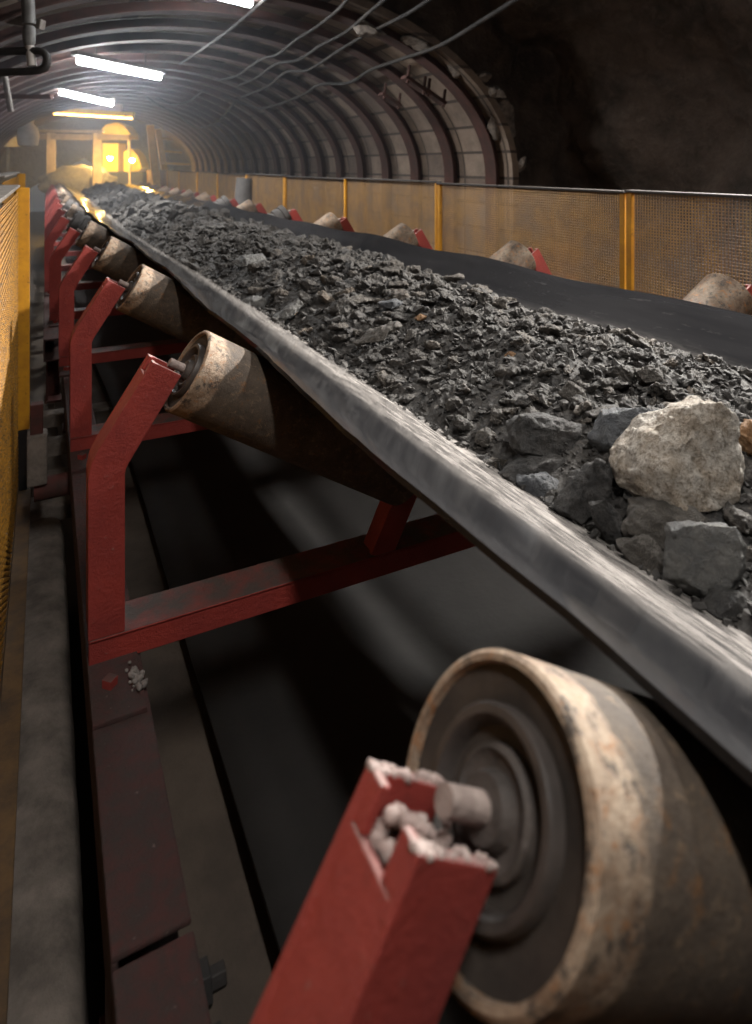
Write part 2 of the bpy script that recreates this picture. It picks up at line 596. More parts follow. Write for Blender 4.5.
# ------------------------------------------------------------------ lamps
for A, B, st, watts, aim, lab in LAMPS:
    A, B = Vector(A), Vector(B)
    C_ = (A + B) / 2
    root = thing('fluorescent_lamp', lab, 'lamp', C_, 'tube lamps along the roof')
    t = (B - A).normalized()
    TUBE = m_emit('lit_tube', (0.93, 0.97, 1.0), st)
    MB().tube([A, A + t * 0.01, B - t * 0.01, B], [0.02, 0.034, 0.034, 0.02], 12).build('tube', TUBE, root, smooth_angle=0.8)
    up = Vector((0, 0, 1))
    MB().bar(A - t * 0.04 + up * 0.06, B + t * 0.04 + up * 0.06, 0.10, 0.045).build('housing', GREYM, root, bevel=0.008)
    for q in (0.2, 0.8):
        p = A.lerp(B, q) + up * 0.08
        MB().tube([p, p + up * 0.12], 0.006, 6).build('hanger', BLACK, root)
    if watts:                    # the downward beam of a lamp with a reflector
        L = bpy.data.lights.new('lamp_beam', 'AREA')
        L.shape = 'RECTANGLE'
        L.size, L.size_y = (B - A).length, 0.10
        L.energy = watts
        L.spread = math.radians(125)
        L.color = (1.0, 0.96, 0.90)
        lo = bpy.data.objects.new('lamp_beam', L)
        COL.objects.link(lo)
        z = -(Vector(aim) - C_).normalized()
        x = (t - z * t.dot(z)).normalized()
        y = z.cross(x)
        lo.matrix_world = Matrix.Translation(C_ + Vector((0, 0, EYE)) - z * 0.05) @ Matrix((x, y, z)).transposed().to_4x4()

# ------------------------------------------------------------------ idlers
S = 0.975
Y0 = 0.331
XC = 1.055                       # centre of the idler frames
TILT = math.radians(31.0)
HX, HZ, RR = 0.243, -0.398, 0.082
ZB = -0.90                       # underside of the idler base beam
AX = Vector((math.cos(TILT), 0, -math.sin(TILT)))


def mirror(m):
    m.v = [(2 * XC - x, y, z) for x, y, z in m.v]
    m.f = [tuple(reversed(q)) for q in m.f]
    return m


def bracket_mb(y0, y1, w=0.062, t=0.008):
    m = MB()
    outer = [(0.067, -0.852), (0.067, -0.56), (0.0725, -0.535), (0.084, -0.512), (0.177, -0.366)]
    nr = []
    for i in range(len(outer)):
        a = outer[max(i - 1, 0)]
        c = outer[min(i + 1, len(outer) - 1)]
        d = Vector((c[0] - a[0], c[1] - a[1])).normalized()
        nr.append((d.y, -d.x))
    nr[0], nr[1] = (1, 0), (1, -0.06)
    off = lambda k: [(p[0] + q[0] * k, p[1] + q[1] * k) for p, q in zip(outer, nr)]
    # flanges (front and back) and the outer web with an open slot for the shaft
    m.ribbon(off(0), off(w), y0, y0 + t)
    m.ribbon(off(0), off(w), y1 - t, y1)
    cut = lambda pl: pl[:-1] + [((pl[-1][0] * 0.84 + pl[-2][0] * 0.16), (pl[-1][1] * 0.84 + pl[-2][1] * 0.16))]
    m.ribbon(cut(off(0.0005)), cut(off(t)), y0 + t * 0.5, y1 - t * 0.5)
    yc = (y0 + y1) / 2
    tail = lambda pl: [cut(pl)[-1], pl[-1]]
    m.ribbon(tail(off(0.0005)), tail(off(t)), y0 + t * 0.5, yc - 0.0125)
    m.ribbon(tail(off(0.0005)), tail(off(t)), yc + 0.0125, y1 - t * 0.5)
    return m


def roller(root, hub, ax, L, mat, Yc, ribbed=False, both=True):
    hub, ax = Vector(hub), Vector(ax).normalized()
    if ribbed:
        prof = [(0.0, RR - 0.012)]
        k = 0.0
        while k < L - 0.05:
            prof += [(k + 0.002, RR - 0.012), (k + 0.006, RR), (k + 0.045, RR), (k + 0.049, RR - 0.012)]
            k += 0.062
        prof += [(L, RR - 0.012)]
    else:
        prof = [(0.008, RR - 0.008), (0.0, RR - 0.007), (0.0, RR - 0.003), (0.003, RR), (L * 0.33, RR), (L * 0.66, RR), (L - 0.003, RR), (L, RR - 0.003), (L, RR - 0.007), (L - 0.008, RR - 0.008)]
    shell = MB().lathe(hub, ax, prof, 64).build('roller', mat, root, smooth_angle=0.6)
    at = shell.data.attributes.new('axial', 'FLOAT', 'POINT')
    at.data.foreach_set('value', [t_ for t_, r_ in prof for _ in range(64)])
    ends = [(hub, ax)] + ([(hub + ax * L, -ax)] if both else [])
    for h, a in ends:
        MB().lathe(h, a, [(0.007, RR - 0.006), (0.008, 0.056), (0.010, 0.052), (0.010, 0.0)], 48).build('end_disc', DISC, shell, smooth_angle=0.6)
        MB().lathe(h, a, [(0.012, 0.053), (0.001, 0.053), (-0.002, 0.051), (-0.002, 0.046), (0.002, 0.043), (0.012, 0.041)], 48).build('seal_ring', SEAL, shell, smooth_angle=0.7)
        MB().lathe(h, a, [(0.012, 0.033), (0.004, 0.032), (0.002, 0.029), (0.005, 0.026), (0.006, 0.020), (0.0, 0.019), (-0.004, 0.017), (-0.004, 0.0)], 40).build('bearing_cup', HUBM, shell, smooth_angle=0.7)
        MB().tube([h + a * 0.0, h - a * 0.036], 0.0085, 12).build('shaft', SHAFT, shell, smooth_angle=0.6)
    return shell


def make_idler(label, ribbed=False, mat=RUST):
    y = Y0
    root = thing('trough_idler', label, 'conveyor idler', (XC, y, ZB), 'trough idlers carrying the belt')
    yf, yb = y - 0.031, y + 0.031
    for sgn in (0, 1):
        m = bracket_mb(yf, yb)
        (mirror(m) if sgn else m).build('outer_bracket', REDB, root, bevel=0.0016)
        hub = Vector((HX, y, HZ))
        ax = AX.copy()
        if sgn:
            hub.x = 2 * XC - hub.x
            ax.x = -ax.x
        roller(root, hub, ax, 0.565, DARKROLL if ribbed else (RUSTP if sgn else mat), y, ribbed)
        # inner bracket leaning up to the joint of two rollers
        m = MB()
        m.bar((0.655, yf + 0.006, -0.86), (0.760, yf + 0.006, -0.665), 0.010, 0.055, up=(0.88, 0, -0.47))
        m.bar((0.640, yf + 0.031, -0.86), (0.735, yf + 0.031, -0.665), 0.055, 0.007, up=(0.88, 0, -0.47))
        (mirror(m) if sgn else m).build('inner_bracket', RED, root, bevel=0.001)
    zc = -0.649 - RR
    roller(root, (0.835, y, zc), (1, 0, 0), 2 * (XC - 0.835), DARKROLL if ribbed else mat, y, ribbed)
    # base beam: angle steel, front leg red, dusty top
    m = MB()
    m.box(0.068, 2 * XC - 0.068, yf - 0.001, yf + 0.008, ZB, ZB + 0.047)
    m.box(0.068, 2 * XC - 0.068, yf - 0.001, yf + 0.088, ZB + 0.041, ZB + 0.048)
    m.build('base_beam', RED, root, bevel=0.002)
    for sgn in (0, 1):
        m = MB().box(0.066, 0.150, yf - 0.14, yb + 0.03, ZB - 0.003, ZB + 0.006)
        (mirror(m) if sgn else m).build('foot_plate', REDD, root, bevel=0.002)
        m = MB()
        bx, by = 0.098, yf - 0.065
        m.lathe((bx, by, ZB + 0.004), (0, 0, 1), [(0, 0.0), (0, 0.013), (0.016, 0.013), (0.016, 0.0)], 4)
        (mirror(m) if sgn else m).build('bolt', RED, root, bevel=0.001)
    return root


ORD = ['first', 'second', 'third', 'fourth', 'fifth', 'sixth', 'seventh', 'eighth', 'ninth', 'tenth', 'eleventh', 'twelfth', 'thirteenth', 'fourteenth', 'fifteenth']
labels = ['red trough idler with the big rusty roller and worn bracket in front',
          'red trough idler with the clean bent bracket beside the rusty roller, second along the belt']
labels += ['red trough idler with rusty rollers, %s along the belt from the front' % ORD[k] for k in range(2, 15)]
labels[5] = 'trough idler with dark ribbed disc rollers, sixth along the belt from the front'
labels[7] = 'trough idler with dark ribbed disc rollers, eighth along the belt from the front'
plain = make_idler(labels[0])
dark = make_idler(labels[5], True)
dark.location.y = Y0 + 5 * S
dark.location.x = XC + cx(Y0 + 5 * S)
for k in range(1, 15):
    if k == 5:
        continue
    o = copy_tree(dark if k == 7 else plain)
    o.location = (XC + cx(Y0 + k * S), Y0 + k * S, ZB + EYE)
    o['label'] = labels[k]

def lumps(pts, name, mat, parent=None, org=(0, 0, 0), sub=2):
    m = MB()
    for p, r in pts:
        bm = bmesh.new()
        bmesh.ops.create_icosphere(bm, subdivisions=sub, radius=r)
        m.add([(v.co * (1 + 0.35 * fbm(*(v.co * 0.9 / r + Vector(p) * 50), 3))) + Vector(p) for v in bm.verts], [tuple(v.index for v in f.verts) for f in bm.faces])
        bm.free()
    return m.build(name, mat, parent, org, smooth_angle=0.9)


PINK = m_simple('pinkish_grit', (0.46, 0.37, 0.34), (0.30, 0.22, 0.20), 60, 0.9, 0.0, 0.6, 120)
br = [c for c in plain.children if c.name.startswith('outer_bracket')][0]
gp = []
for k in range(60):
    q = random.uniform(0.006, 0.056)
    gp.append(((0.177 + 0.86 * q - 0.012 * random.random(), Y0 + random.uniform(-0.020, 0.020), -0.378 - 0.52 * q - 0.016 * random.random()), random.uniform(0.0025, 0.007)))
for k in range(90):
    q = random.uniform(0.0, 0.06)
    gp.append(((0.177 + 0.86 * q, Y0 + random.choice((-1, 1)) * random.uniform(0.024, 0.030), -0.367 - 0.52 * q), random.uniform(0.0012, 0.0032)))
lumps(gp, 'settled_grit', PINK, br)

# ------------------------------------------------------------------ stringers and what carries them
def stringer(x0, x1, y0, y1, label):
    c = cx((y0 + y1) / 2)
    x0, x1 = x0 + c, x1 + c
    root = thing('stringer', label, 'steel channel', ((x0 + x1) / 2, (y0 + y1) / 2, FZ), 'channel stringers of the conveyor')
    m = MB()
    m.box(x0, x1, y0, y1, -0.912, -0.903)
    m.box(x0, x0 + 0.008, y0, y1, -1.02, -0.910)
    m.box(x0, x1, y0, y1, -1.02, -1.012)
    m.build('channel', REDD, root, bevel=0.003)
    lz = -1.285 if x1 < 1 else FZ
    for yl in (y0 + 0.16, y1 - 0.3):
        m = MB()
        m.box(x0 + 0.012, x0 + 0.022, yl, yl + 0.09, lz, -1.02)
        m.box(x0 + 0.012, x0 + 0.08, yl + 0.08, yl + 0.09, lz, -1.02)
        m.build('leg', DRED, root, bevel=0.003)
        MB().box(x0 + 0.005, x0 + 0.088, yl - 0.01, yl + 0.10, lz, lz + 0.012).build('leg_plate', DRED, root, bevel=0.002)
    m = MB().box(x1 - 0.01, x1 - 0.002, y1 - 0.12, y1 + 0.001, -1.005, -0.918)
    m.build('splice_plate', BLACK, root, bevel=0.002)
    for yy in (y1 - 0.09, y1 - 0.025):
        MB().lathe((x1 - 0.003, yy, -0.945), (1, 0, 0), [(0, 0), (0, 0.022), (0.016, 0.022), (0.016, 0.012), (0.034, 0.012), (0.034, 0)], 6).build('splice_bolt', BLACK, root, bevel=0.001)
    return root


cuts = [-1.6, 0.795, 3.79, 6.79, 9.79, 12.79, 15.2]
for i in range(len(cuts) - 1):
    for side in (0, 1):
        if side == 0:
            lab = ['dusty red channel stringer at the bottom edge, in front of the joint', 'dusty red channel stringer under the bent bracket, beyond the joint'][i] if i < 2 else 'dusty red channel stringer on the walkway side, %s length along' % ORD[i]
            stringer(0.066, 0.156, cuts[i] + 0.006, cuts[i + 1] - 0.006, lab)
        elif i < 3:
            stringer(2 * XC - 0.156, 2 * XC - 0.066, cuts[i] + 0.006, cuts[i + 1] - 0.006, 'dusty red channel stringer on the fence side, %s length along' % ORD[i])

# grit clod on the foot plate of the second idler
m = MB()
for k in range(34):
    p = (0.138 + random.gauss(0, 0.007), 1.20 + random.gauss(0, 0.018), -0.893 + random.uniform(0, 0.010))
    r = random.uniform(0.0022, 0.0065)
    bm = bmesh.new()
    bmesh.ops.create_icosphere(bm, subdivisions=2, radius=r)
    vs = [(v.co * (1 + 0.35 * fbm(*(v.co * 90 + Vector(p) * 50), 3))) + Vector(p) for v in bm.verts]
    m.add(vs, [tuple(v.index for v in f.verts) for f in bm.faces])
    bm.free()
tag(m.build('grit_clod', GRIT, org=(0.14, 1.2, -0.895), smooth_angle=0.8), 'small pale clod of grit on the foot plate of the second idler', 'clod')

# toe beam (rounded dusty concrete) between fence and stringer
m = MB()
prof = [(-0.062, FZ), (-0.062, -1.315), (-0.055, -1.303), (-0.01, -1.298), (0.030, -1.302), (0.048, -1.316), (0.058, -1.34), (0.060, -1.37), (0.060, FZ)]
ny = 60
vs, fs = [], []
for j in range(ny + 1):
    Y = -1.2 + 3.9 * j / ny
    for x, z in prof:
        k = 0.004 * fbm(x * 20, Y * 6, z * 20, 4) if z > FZ else 0
        vs.append((x + k, Y, z + k))
n = len(prof)
for j in range(ny):
    for i in range(n - 1):
        fs.append((j * n + i, j * n + i + 1, (j + 1) * n + i + 1, (j + 1) * n + i))
fs.append(tuple(range(n)))
fs.append(tuple(ny * n + i for i in range(n)))
m.add(vs, fs)
tag(m.build('kerb_beam', CONC, org=(0, 0.7, FZ), smooth_angle=0.9), 'dusty grey concrete kerb beam along the foot of the left fence', 'kerb')
m = MB()
vs, fs = [], []
PX = [(0.125, FZ), (0.130, -1.30), (0.15, -1.29), (0.18, -1.285), (0.26, -1.285), (0.34, -1.285), (0.358, -1.29), (0.365, FZ)]
for j in range(91):
    Y = -1.6 + 16.6 * (j / 90) ** 1.4
    for x, z in PX:
        vs.append((x + cx(Y) + 0.004 * fbm(x * 9, Y * 5, 0, 3), Y, z + (0.006 * fbm(x * 12, Y * 8, 2, 4) if z > FZ else 0)))
for j in range(90):
    for i in range(7):
        fs.append((j * 8 + i, j * 8 + i + 1, (j + 1) * 8 + i + 1, (j + 1) * 8 + i))
fs += [tuple(range(8)), tuple(720 + i for i in range(8))]
m.add(vs, fs)
tag(m.build('concrete_plinth', PLIN, org=(0.2, 5, FZ), smooth_angle=0.7), 'dark brown concrete plinth between the stringer and the return belt', 'plinth')
m = MB()
m.tube([(-0.035, 2.42, -1.065), (0.10, 2.42, -1.065)], 0.036, 20)
tag(m.build('cross_pipe', DRED, org=(0.03, 2.42, -1.065), smooth_angle=0.6), 'dark red pipe lying across under the stringers behind the bent bracket', 'pipe')
root = thing('prop_post', 'short dusty grey post with a red top, beside the orange fence post', 'post', (-0.024, 2.40, -1.06))
m = MB().box(-0.055, 0.004, 2.372, 2.43, -1.035, -0.87)
m.build('sleeve', CONC, root, bevel=0.006)
m = MB().box(-0.046, -0.008, 2.382, 2.42, -0.90, -0.775)
m.build('red_post', DRED, root, bevel=0.003)
for k, yy in enumerate((2.78, 3.0, 3.35, 3.7)):
    m = MB().box(-0.06, 0.34, yy, yy + 0.10, -1.36 + 0.01 * k, -1.30 + 0.01 * k)
    tag(m.build('sleeper', CONC, org=(0.1, yy, FZ), bevel=0.006), 'grey cross sleeper between kerb and stringer, %s behind the short post' % ORD[k], 'sleeper', 'cross sleepers under the walkway side')

# ------------------------------------------------------------------ the belt
XL, XR = 0.377, 1.673


def zb(X, dY=0.0):               # underside of the carrying strand
    k = 0.055
    a, c, e = -0.146 - 0.594 * X, -0.646, -1.399 + 0.594 * X
    m_ = max(a, c, e)
    return m_ + k * math.log(math.exp((a - m_) / k) + math.exp((c - m_) / k) + math.exp((e - m_) / k))


def sag(X, Y):
    ph = math.sin(math.pi * (Y - Y0) / S) ** 2
    edge = abs(X - 1.025) / 0.65
    return -0.012 * ph * edge ** 2 + 0.004 * edge ** 3 * fbm(Y * 1.3, 3.1 if X < 1 else 7.7, 0, 3)


BT = 0.013
root = thing('conveyor_belt', 'black rubber conveyor belt, troughed and loaded with broken ore', 'conveyor belt', (1.025, 6.5, -1.2))
m = MB()
nx, ny = 72, 420
vs, fs = [], []
ya, yb_ = -1.5, 15.2
for j in range(ny + 1):
    Y = ya + (yb_ - ya) * j / ny
    for lay in (0, 1):
        for i in range(nx + 1):
            X = XL + (XR - XL) * i / nx
            z = zb(X) + sag(X, Y) + BT * lay
            e = min(i, nx - i)
            if lay and e < 2:
                z += (-0.0035, -0.001)[e] * 1.0
            w = 0.0035 * fbm(Y * 9, 0, 0, 4) if e == 0 else 0
            vs.append((X + cx(Y) + (w if i == 0 else -w), Y, z))
R_ = 2 * (nx + 1)
for j in range(ny):
    for i in range(nx):
        a = j * R_ + i
        fs.append((a, a + R_, a + R_ + 1, a + 1))
        a += nx + 1
        fs.append((a, a + 1, a + R_ + 1, a + R_))
    a = j * R_
    fs.append((a, a + nx + 1, a + R_ + nx + 1, a + R_))
    a = j * R_ + nx
    fs.append((a, a + R_, a + R_ + nx + 1, a + nx + 1))
for j in (0, ny):
    for i in range(nx):
        a = j * R_ + i
        fs.append((a, a + 1, a + nx + 2, a + nx + 1))
m.add(vs, fs)
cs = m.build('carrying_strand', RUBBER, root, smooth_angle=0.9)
sheen_dust = []
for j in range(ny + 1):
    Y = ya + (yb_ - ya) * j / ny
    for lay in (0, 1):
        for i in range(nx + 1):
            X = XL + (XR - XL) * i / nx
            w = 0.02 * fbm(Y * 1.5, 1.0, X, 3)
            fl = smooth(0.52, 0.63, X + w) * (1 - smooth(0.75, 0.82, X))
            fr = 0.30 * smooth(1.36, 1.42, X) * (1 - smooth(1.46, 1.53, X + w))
            sheen_dust.append((fl + fr) * lay)
cs.data.attributes.new('sheen_dust', 'FLOAT', 'POINT').data.foreach_set('value', sheen_dust)
m = MB()
vs, fs = [], []
nx2, ny2 = 16, 90
for j in range(ny2 + 1):
    Y = ya + (yb_ - ya) * j / ny2
    for i in range(nx2 + 1):
        X = 0.314 + 1.42 * i / nx2
        vs.append((X + cx(Y), Y, -1.2 + 0.012 * math.sin(Y * 2.1) + 0.006 * fbm(X, Y, 0)))
for j in range(ny2):
    for i in range(nx2):
        a = j * (nx2 + 1) + i
        fs.append((a, a + 1, a + nx2 + 2, a + nx2 + 1))
m.add(vs, fs)
rs = m.build('return_strand', RUBD, root, smooth_angle=0.9)
md = rs.modifiers.new('solid', 'SOLIDIFY')
md.thickness = 0.014

# ------------------------------------------------------------------ the ore
def mound(X, Y, rough=True):
    g = smooth(0.8, 3.4, Y)
    c, hw = 1.075 + 0.01 * g, 0.355 + 0.03 * g
    t = (X - c) / hw
    z = -0.53 + 0.125 * (X - c) + (0.062 + 0.045 * g) * (1 - t * t)
    if rough:
        z += 0.022 * fbm(X * 5, Y * 5, 1.3, 4) + 0.012 * fbm(X * 16, Y * 16, 4.7, 4)
    return z


def finish_stone(bm, name, seed, sub, rough, bev=0.02):
    bmesh.ops.recalc_face_normals(bm, faces=bm.faces)
    if sub:
        bmesh.ops.bevel(bm, geom=list(bm.edges), offset=bev, segments=1, affect='EDGES', clamp_overlap=True)
        bmesh.ops.triangulate(bm, faces=bm.faces)
        for _ in range(sub):
            bmesh.ops.subdivide_edges(bm, edges=[e for e in bm.edges if e.calc_length() > 0.055], cuts=1, use_grid_fill=False)
            bmesh.ops.triangulate(bm, faces=bm.faces)
        bm.normal_update()
        for v in bm.verts:
            k = rough * (0.6 * fbm(*(v.co * 3.2 + Vector((seed, 0, 0))), 4) + 0.6 * fbm(*(v.co * 11 + Vector((0, seed, 0))), 3))
            v.co += v.normal * k
    for f in bm.faces:
        f.smooth = bool(sub)
    for e in bm.edges:
        if len(e.link_faces) == 2 and e.calc_face_angle(0) > 0.38:
            e.smooth = False
    me = bpy.data.meshes.new(name)
    bm.to_mesh(me)
    bm.free()
    return me


def stone_mesh(name, seed, n=18, dims=(1, 0.78, 0.5), sub=1, rough=0.10, flat=0.0):
    rg = np.random.default_rng(seed)
    bm = bmesh.new()
    for _ in range(n):
        p = rg.normal(size=3)
        p /= np.linalg.norm(p)
        p *= 0.5 * rg.uniform(0.82, 1.05)
        p = np.sign(p) * np.abs(p) ** (0.85) * 0.9
        if flat:
            p[2] = np.clip(p[2], -0.5 + flat, 0.5 - flat) * 0.5 / (0.5 - flat)
        bm.verts.new((p[0] * dims[0], p[1] * dims[1], p[2] * dims[2]))
    r = bmesh.ops.convex_hull(bm, input=bm.verts)
    dead = list({g for g in list(r['geom_interior']) + list(r['geom_unused']) if isinstance(g, bmesh.types.BMVert) and g.is_valid})
    if dead:
        bmesh.ops.delete(bm, geom=dead, context='VERTS')
    bmesh.ops.recalc_face_normals(bm, faces=bm.faces)
    return finish_stone(bm, name, seed, sub, rough)


PROTO = []
DIMS = [(1, 0.8, 0.55), (1, 0.7, 0.34), (1, 0.9, 0.6), (1, 0.55, 0.42), (1, 0.85, 0.4), (1, 0.62, 0.5), (1, 0.5, 0.25), (1, 0.75, 0.65)]
for k in range(16):
    me = stone_mesh('ore_fragment', 100 + k, 11 + k % 7, DIMS[k % 8], 3, 0.10)
    me.materials.append(ORE)
    PROTO.append(me)
LOW = []
for k in range(14):
    me = stone_mesh('crumb', 300 + k, 9 + k % 5, DIMS[k % 8], 0)
    v = np.array([tuple(x.co) for x in me.vertices])
    LOW.append((v, [tuple(p.vertices) for p in me.polygons]))
    bpy.data.meshes.remove(me)


def hit(px, py):                 # where the sight line meets the heap
    u = (px - 376) / F
    d = 0.3
    while d < 20:
        X, Y, Z = d * (u * CS + SN), d * (CS - u * SN), -(py - 165) / F * d
        if Z < mound(X, Y, False):
            break
        d *= 1.004
    return X, Y, Z, d


# special stones read off the photograph: px centre, width in px, height in px, look
MAT_PALE = m_ore('pale_boulder_stone', (0.42, 0.35, 0.28), (0.66, 0.61, 0.55), (0.13, 0.095, 0.06), 4.5, 0.54, False)
MAT_SLAB = m_ore('pale_grey_slab_stone', (0.13, 0.13, 0.13), (0.20, 0.195, 0.185), (0.28, 0.25, 0.21), 3, 0.62, False)
MAT_BLUE = m_ore('blue_grey_stone', (0.065, 0.070, 0.080), (0.12, 0.123, 0.13), (0.18, 0.16, 0.14), 3, 0.66, False)
MAT_ORANGE = m_ore('orange_stone', (0.30, 0.15, 0.06), (0.36, 0.22, 0.12), (0.14, 0.08, 0.04), 3, 0.62, False)
MAT_DARK = m_ore('dark_slab_stone', (0.028, 0.027, 0.027), (0.065, 0.06, 0.057), (0.15, 0.125, 0.10), 3, 0.64, False)
MAT_BROWN = m_ore('brown_grey_stone', (0.085, 0.075, 0.066), (0.13, 0.117, 0.105), (0.20, 0.17, 0.135), 3, 0.6, False)
SPECIAL = [
    # outline as seen from the walkway (px), depth in widths, material, seed, label, kind
    ([(612, 470), (625, 449), (652, 428), (688, 406), (722, 402), (740, 420), (743, 462), (735, 496), (703, 505), (650, 500), (619, 487)], 0.8, MAT_PALE, 11, 'big pale cream boulder lying on the dark ore at right', 'boulder'),
    ([(736, 432), (750, 420), (774, 425), (778, 452), (745, 457)], 0.8, MAT_ORANGE, 12, 'orange stained stone at the right edge beside the pale boulder', 'stone'),
    ([(672, 531), (700, 524), (736, 527), (746, 546), (742, 576), (716, 594), (690, 594), (664, 580), (668, 552)], 0.5, MAT_SLAB, 13, 'flat light grey slab leaning in front of the pale boulder', 'slab'),
    ([(622, 530), (635, 511), (660, 503), (692, 507), (707, 520), (697, 537), (665, 547), (635, 545)], 0.7, MAT_BROWN, 14, 'brown grey block just under the pale boulder', 'stone'),
    ([(618, 547), (640, 537), (656, 541), (669, 562), (656, 578), (634, 568)], 0.8, MAT_BROWN, 15, 'small brown grey wedge left of the light grey slab', 'stone'),
    ([(550, 507), (574, 480), (600, 457), (613, 470), (609, 497), (592, 517), (568, 521)], 0.8, MAT_DARK, 16, 'dark tilted block left of the pale boulder', 'stone'),
    ([(516, 482), (530, 475), (552, 476), (564, 485), (550, 498), (530, 501), (519, 494)], 0.8, MAT_BLUE, 17, 'lens shaped dark stone close to the belt lip', 'stone'),
    ([(497, 472), (520, 460), (550, 454), (574, 459), (561, 471), (521, 479), (501, 481)], 0.6, MAT_DARK, 18, 'long thin dark slab above the lens shaped stone', 'slab'),
    ([(507, 427), (520, 415), (545, 418), (586, 425), (592, 446), (570, 457), (520, 454), (509, 446)], 0.6, MAT_DARK, 19, 'broad dark slab left of the blue grey stone', 'slab'),
    ([(588, 437), (604, 416), (640, 408), (663, 414), (669, 426), (641, 443), (615, 453), (594, 449)], 0.7, MAT_BLUE, 20, 'blue grey stone behind the pale boulder', 'stone'),
    ([(590, 506), (605, 500), (621, 515), (624, 542), (611, 549), (596, 527)], 0.7, MAT_DARK, 21, 'dark splinter wedged left of the brown grey block', 'stone'),
    ([(558, 394), (569, 381), (585, 389), (590, 408), (574, 408)], 0.8, MAT_BROWN, 22, 'upright brown grey chip behind the broad dark slab', 'stone'),
    ([(232, 262), (243, 255), (262, 255), (268, 263), (255, 268), (238, 267)], 0.8, MAT_SLAB, 23, 'pale grey stone in the middle of the heap far back', 'stone'),
    ([(270, 318), (285, 308), (298, 298), (303, 304), (292, 318), (277, 325)], 0.7, MAT_SLAB, 24, 'pale elongated stone beside the left belt lip', 'stone'),
    ([(284, 318), (293, 307), (299, 305), (297, 313), (289, 320)], 1.6, MAT_ORANGE, 25, 'small orange chip beside the pale elongated stone', 'stone'),
    ([(414, 318), (420, 314), (427, 316), (425, 320), (417, 321)], 0.9, MAT_ORANGE, 26, 'small bright orange chip in the middle of the heap', 'stone'),
    ([(504, 356), (510, 351), (517, 354), (514, 360), (506, 360)], 0.9, MAT_ORANGE, 27, 'small orange chip in the fine ore toward the right side', 'stone'),
    ([(353, 343), (370, 331), (398, 321), (401, 326), (384, 338), (358, 347)], 0.7, MAT_BROWN, 28, 'long olive grey splinter in the middle of the heap', 'stone'),
    ([(240, 301), (252, 295), (266, 299), (271, 308), (256, 312), (243, 309)], 0.8, MAT_SLAB, 29, 'light grey lump at the left belt lip before the elongated stone', 'stone'),
    ([(345, 299), (360, 295), (376, 299), (372, 303), (350, 303)], 0.9, MAT_BROWN, 30, 'small flat brown grey stone before the pale stone far back', 'stone'),
    ([(378, 303), (395, 299), (404, 303), (392, 309), (378, 308)], 0.9, MAT_BLUE, 31, 'small blue grey chip above the bright orange chip', 'stone'),
    ([(700, 606), (716, 596), (738, 592), (752, 602), (746, 616), (715, 620)], 0.8, MAT_DARK, 32, 'dark stone below the light grey slab at the belt lip', 'stone'),
    ([(636, 372), (648, 365), (662, 370), (664, 380), (648, 384), (638, 381)], 0.8, MAT_BROWN, 33, 'brown grey lump above the pale boulder', 'stone'),
]
SPX = []
FWD, RGT = Vector((SN, CS, 0)), Vector((CS, -SN, 0))
for outl, dep, mt, sd, lab, cat in SPECIAL:
    bx = sum(q[0] for q in outl) / len(outl)
    by = max(q[1] for q in outl)
    X, Y, Z, d = hit(bx, by)
    wm = (max(q[0] for q in outl) - min(q[0] for q in outl)) / F * d
    dc = d + 0.42 * dep * wm * 0.5
    P_ = [Vector(pD(x, y, dc)) for x, y in outl]
    c = sum(P_, Vector()) / len(P_)
    lo_z = min(p.z for p in P_)
    rg = np.random.default_rng(sd)
    cloud = []
    tilt = rg.uniform(-0.25, 0.25)
    for i, p in enumerate(P_):
        o_ = p - c
        cloud.append(o_)
        if i % 2 == sd % 2:
            k = 0.62 + 0.16 * rg.uniform()
            cloud.append(o_ * k - FWD * (dep * wm * 0.36 + tilt * o_.dot(RGT) + 0.35 * o_.z * -1) * 0.9)
        if i % 2 != sd % 2:
            cloud.append(o_ * (0.75 + 0.2 * rg.uniform()) + FWD * dep * wm * (0.34 + 0.16 * rg.uniform()))
    s = wm
    bm = bmesh.new()
    for p in cloud:
        bm.verts.new(p / s)
    r = bmesh.ops.convex_hull(bm, input=bm.verts)
    dead = list({g for g in list(r['geom_interior']) + list(r['geom_unused']) if isinstance(g, bmesh.types.BMVert) and g.is_valid})
    if dead:
        bmesh.ops.delete(bm, geom=dead, context='VERTS')
    me = finish_stone(bm, cat, sd, 4, 0.05, 0.006)
    me.materials.append(mt)
    o = bpy.data.objects.new(cat, me)
    o.location = (c.x, c.y, c.z + EYE)
    o.scale = (s, s, s)
    COL.objects.link(o)
    tag(o, lab, cat)
    SPX.append((c.x, c.y, wm * 0.5))

# the many stones: the 285 that show largest are single objects, the rest are one heap
stones = []


def scatter(n, y0, y1, lo, hi, p):
    for _ in range(n):
        Y = y0 + (y1 - y0) * RNG.uniform()
        g = smooth(0.8, 3.4, Y)
        X = 1.08 + (0.365 + 0.03 * g) * RNG.uniform(-1, 1)
        s = lo + (hi - lo) * RNG.uniform() ** p
        if any((X - a) ** 2 + (Y - b_) ** 2 < (r * 0.75 + s * 0.3) ** 2 for a, b_, r in SPX) and s > 0.02:
            continue
        stones.append((X, Y, s, RNG.uniform(0, 6.28), RNG.normal(0, 0.32), RNG.normal(0, 0.32), int(RNG.integers(0, 16))))


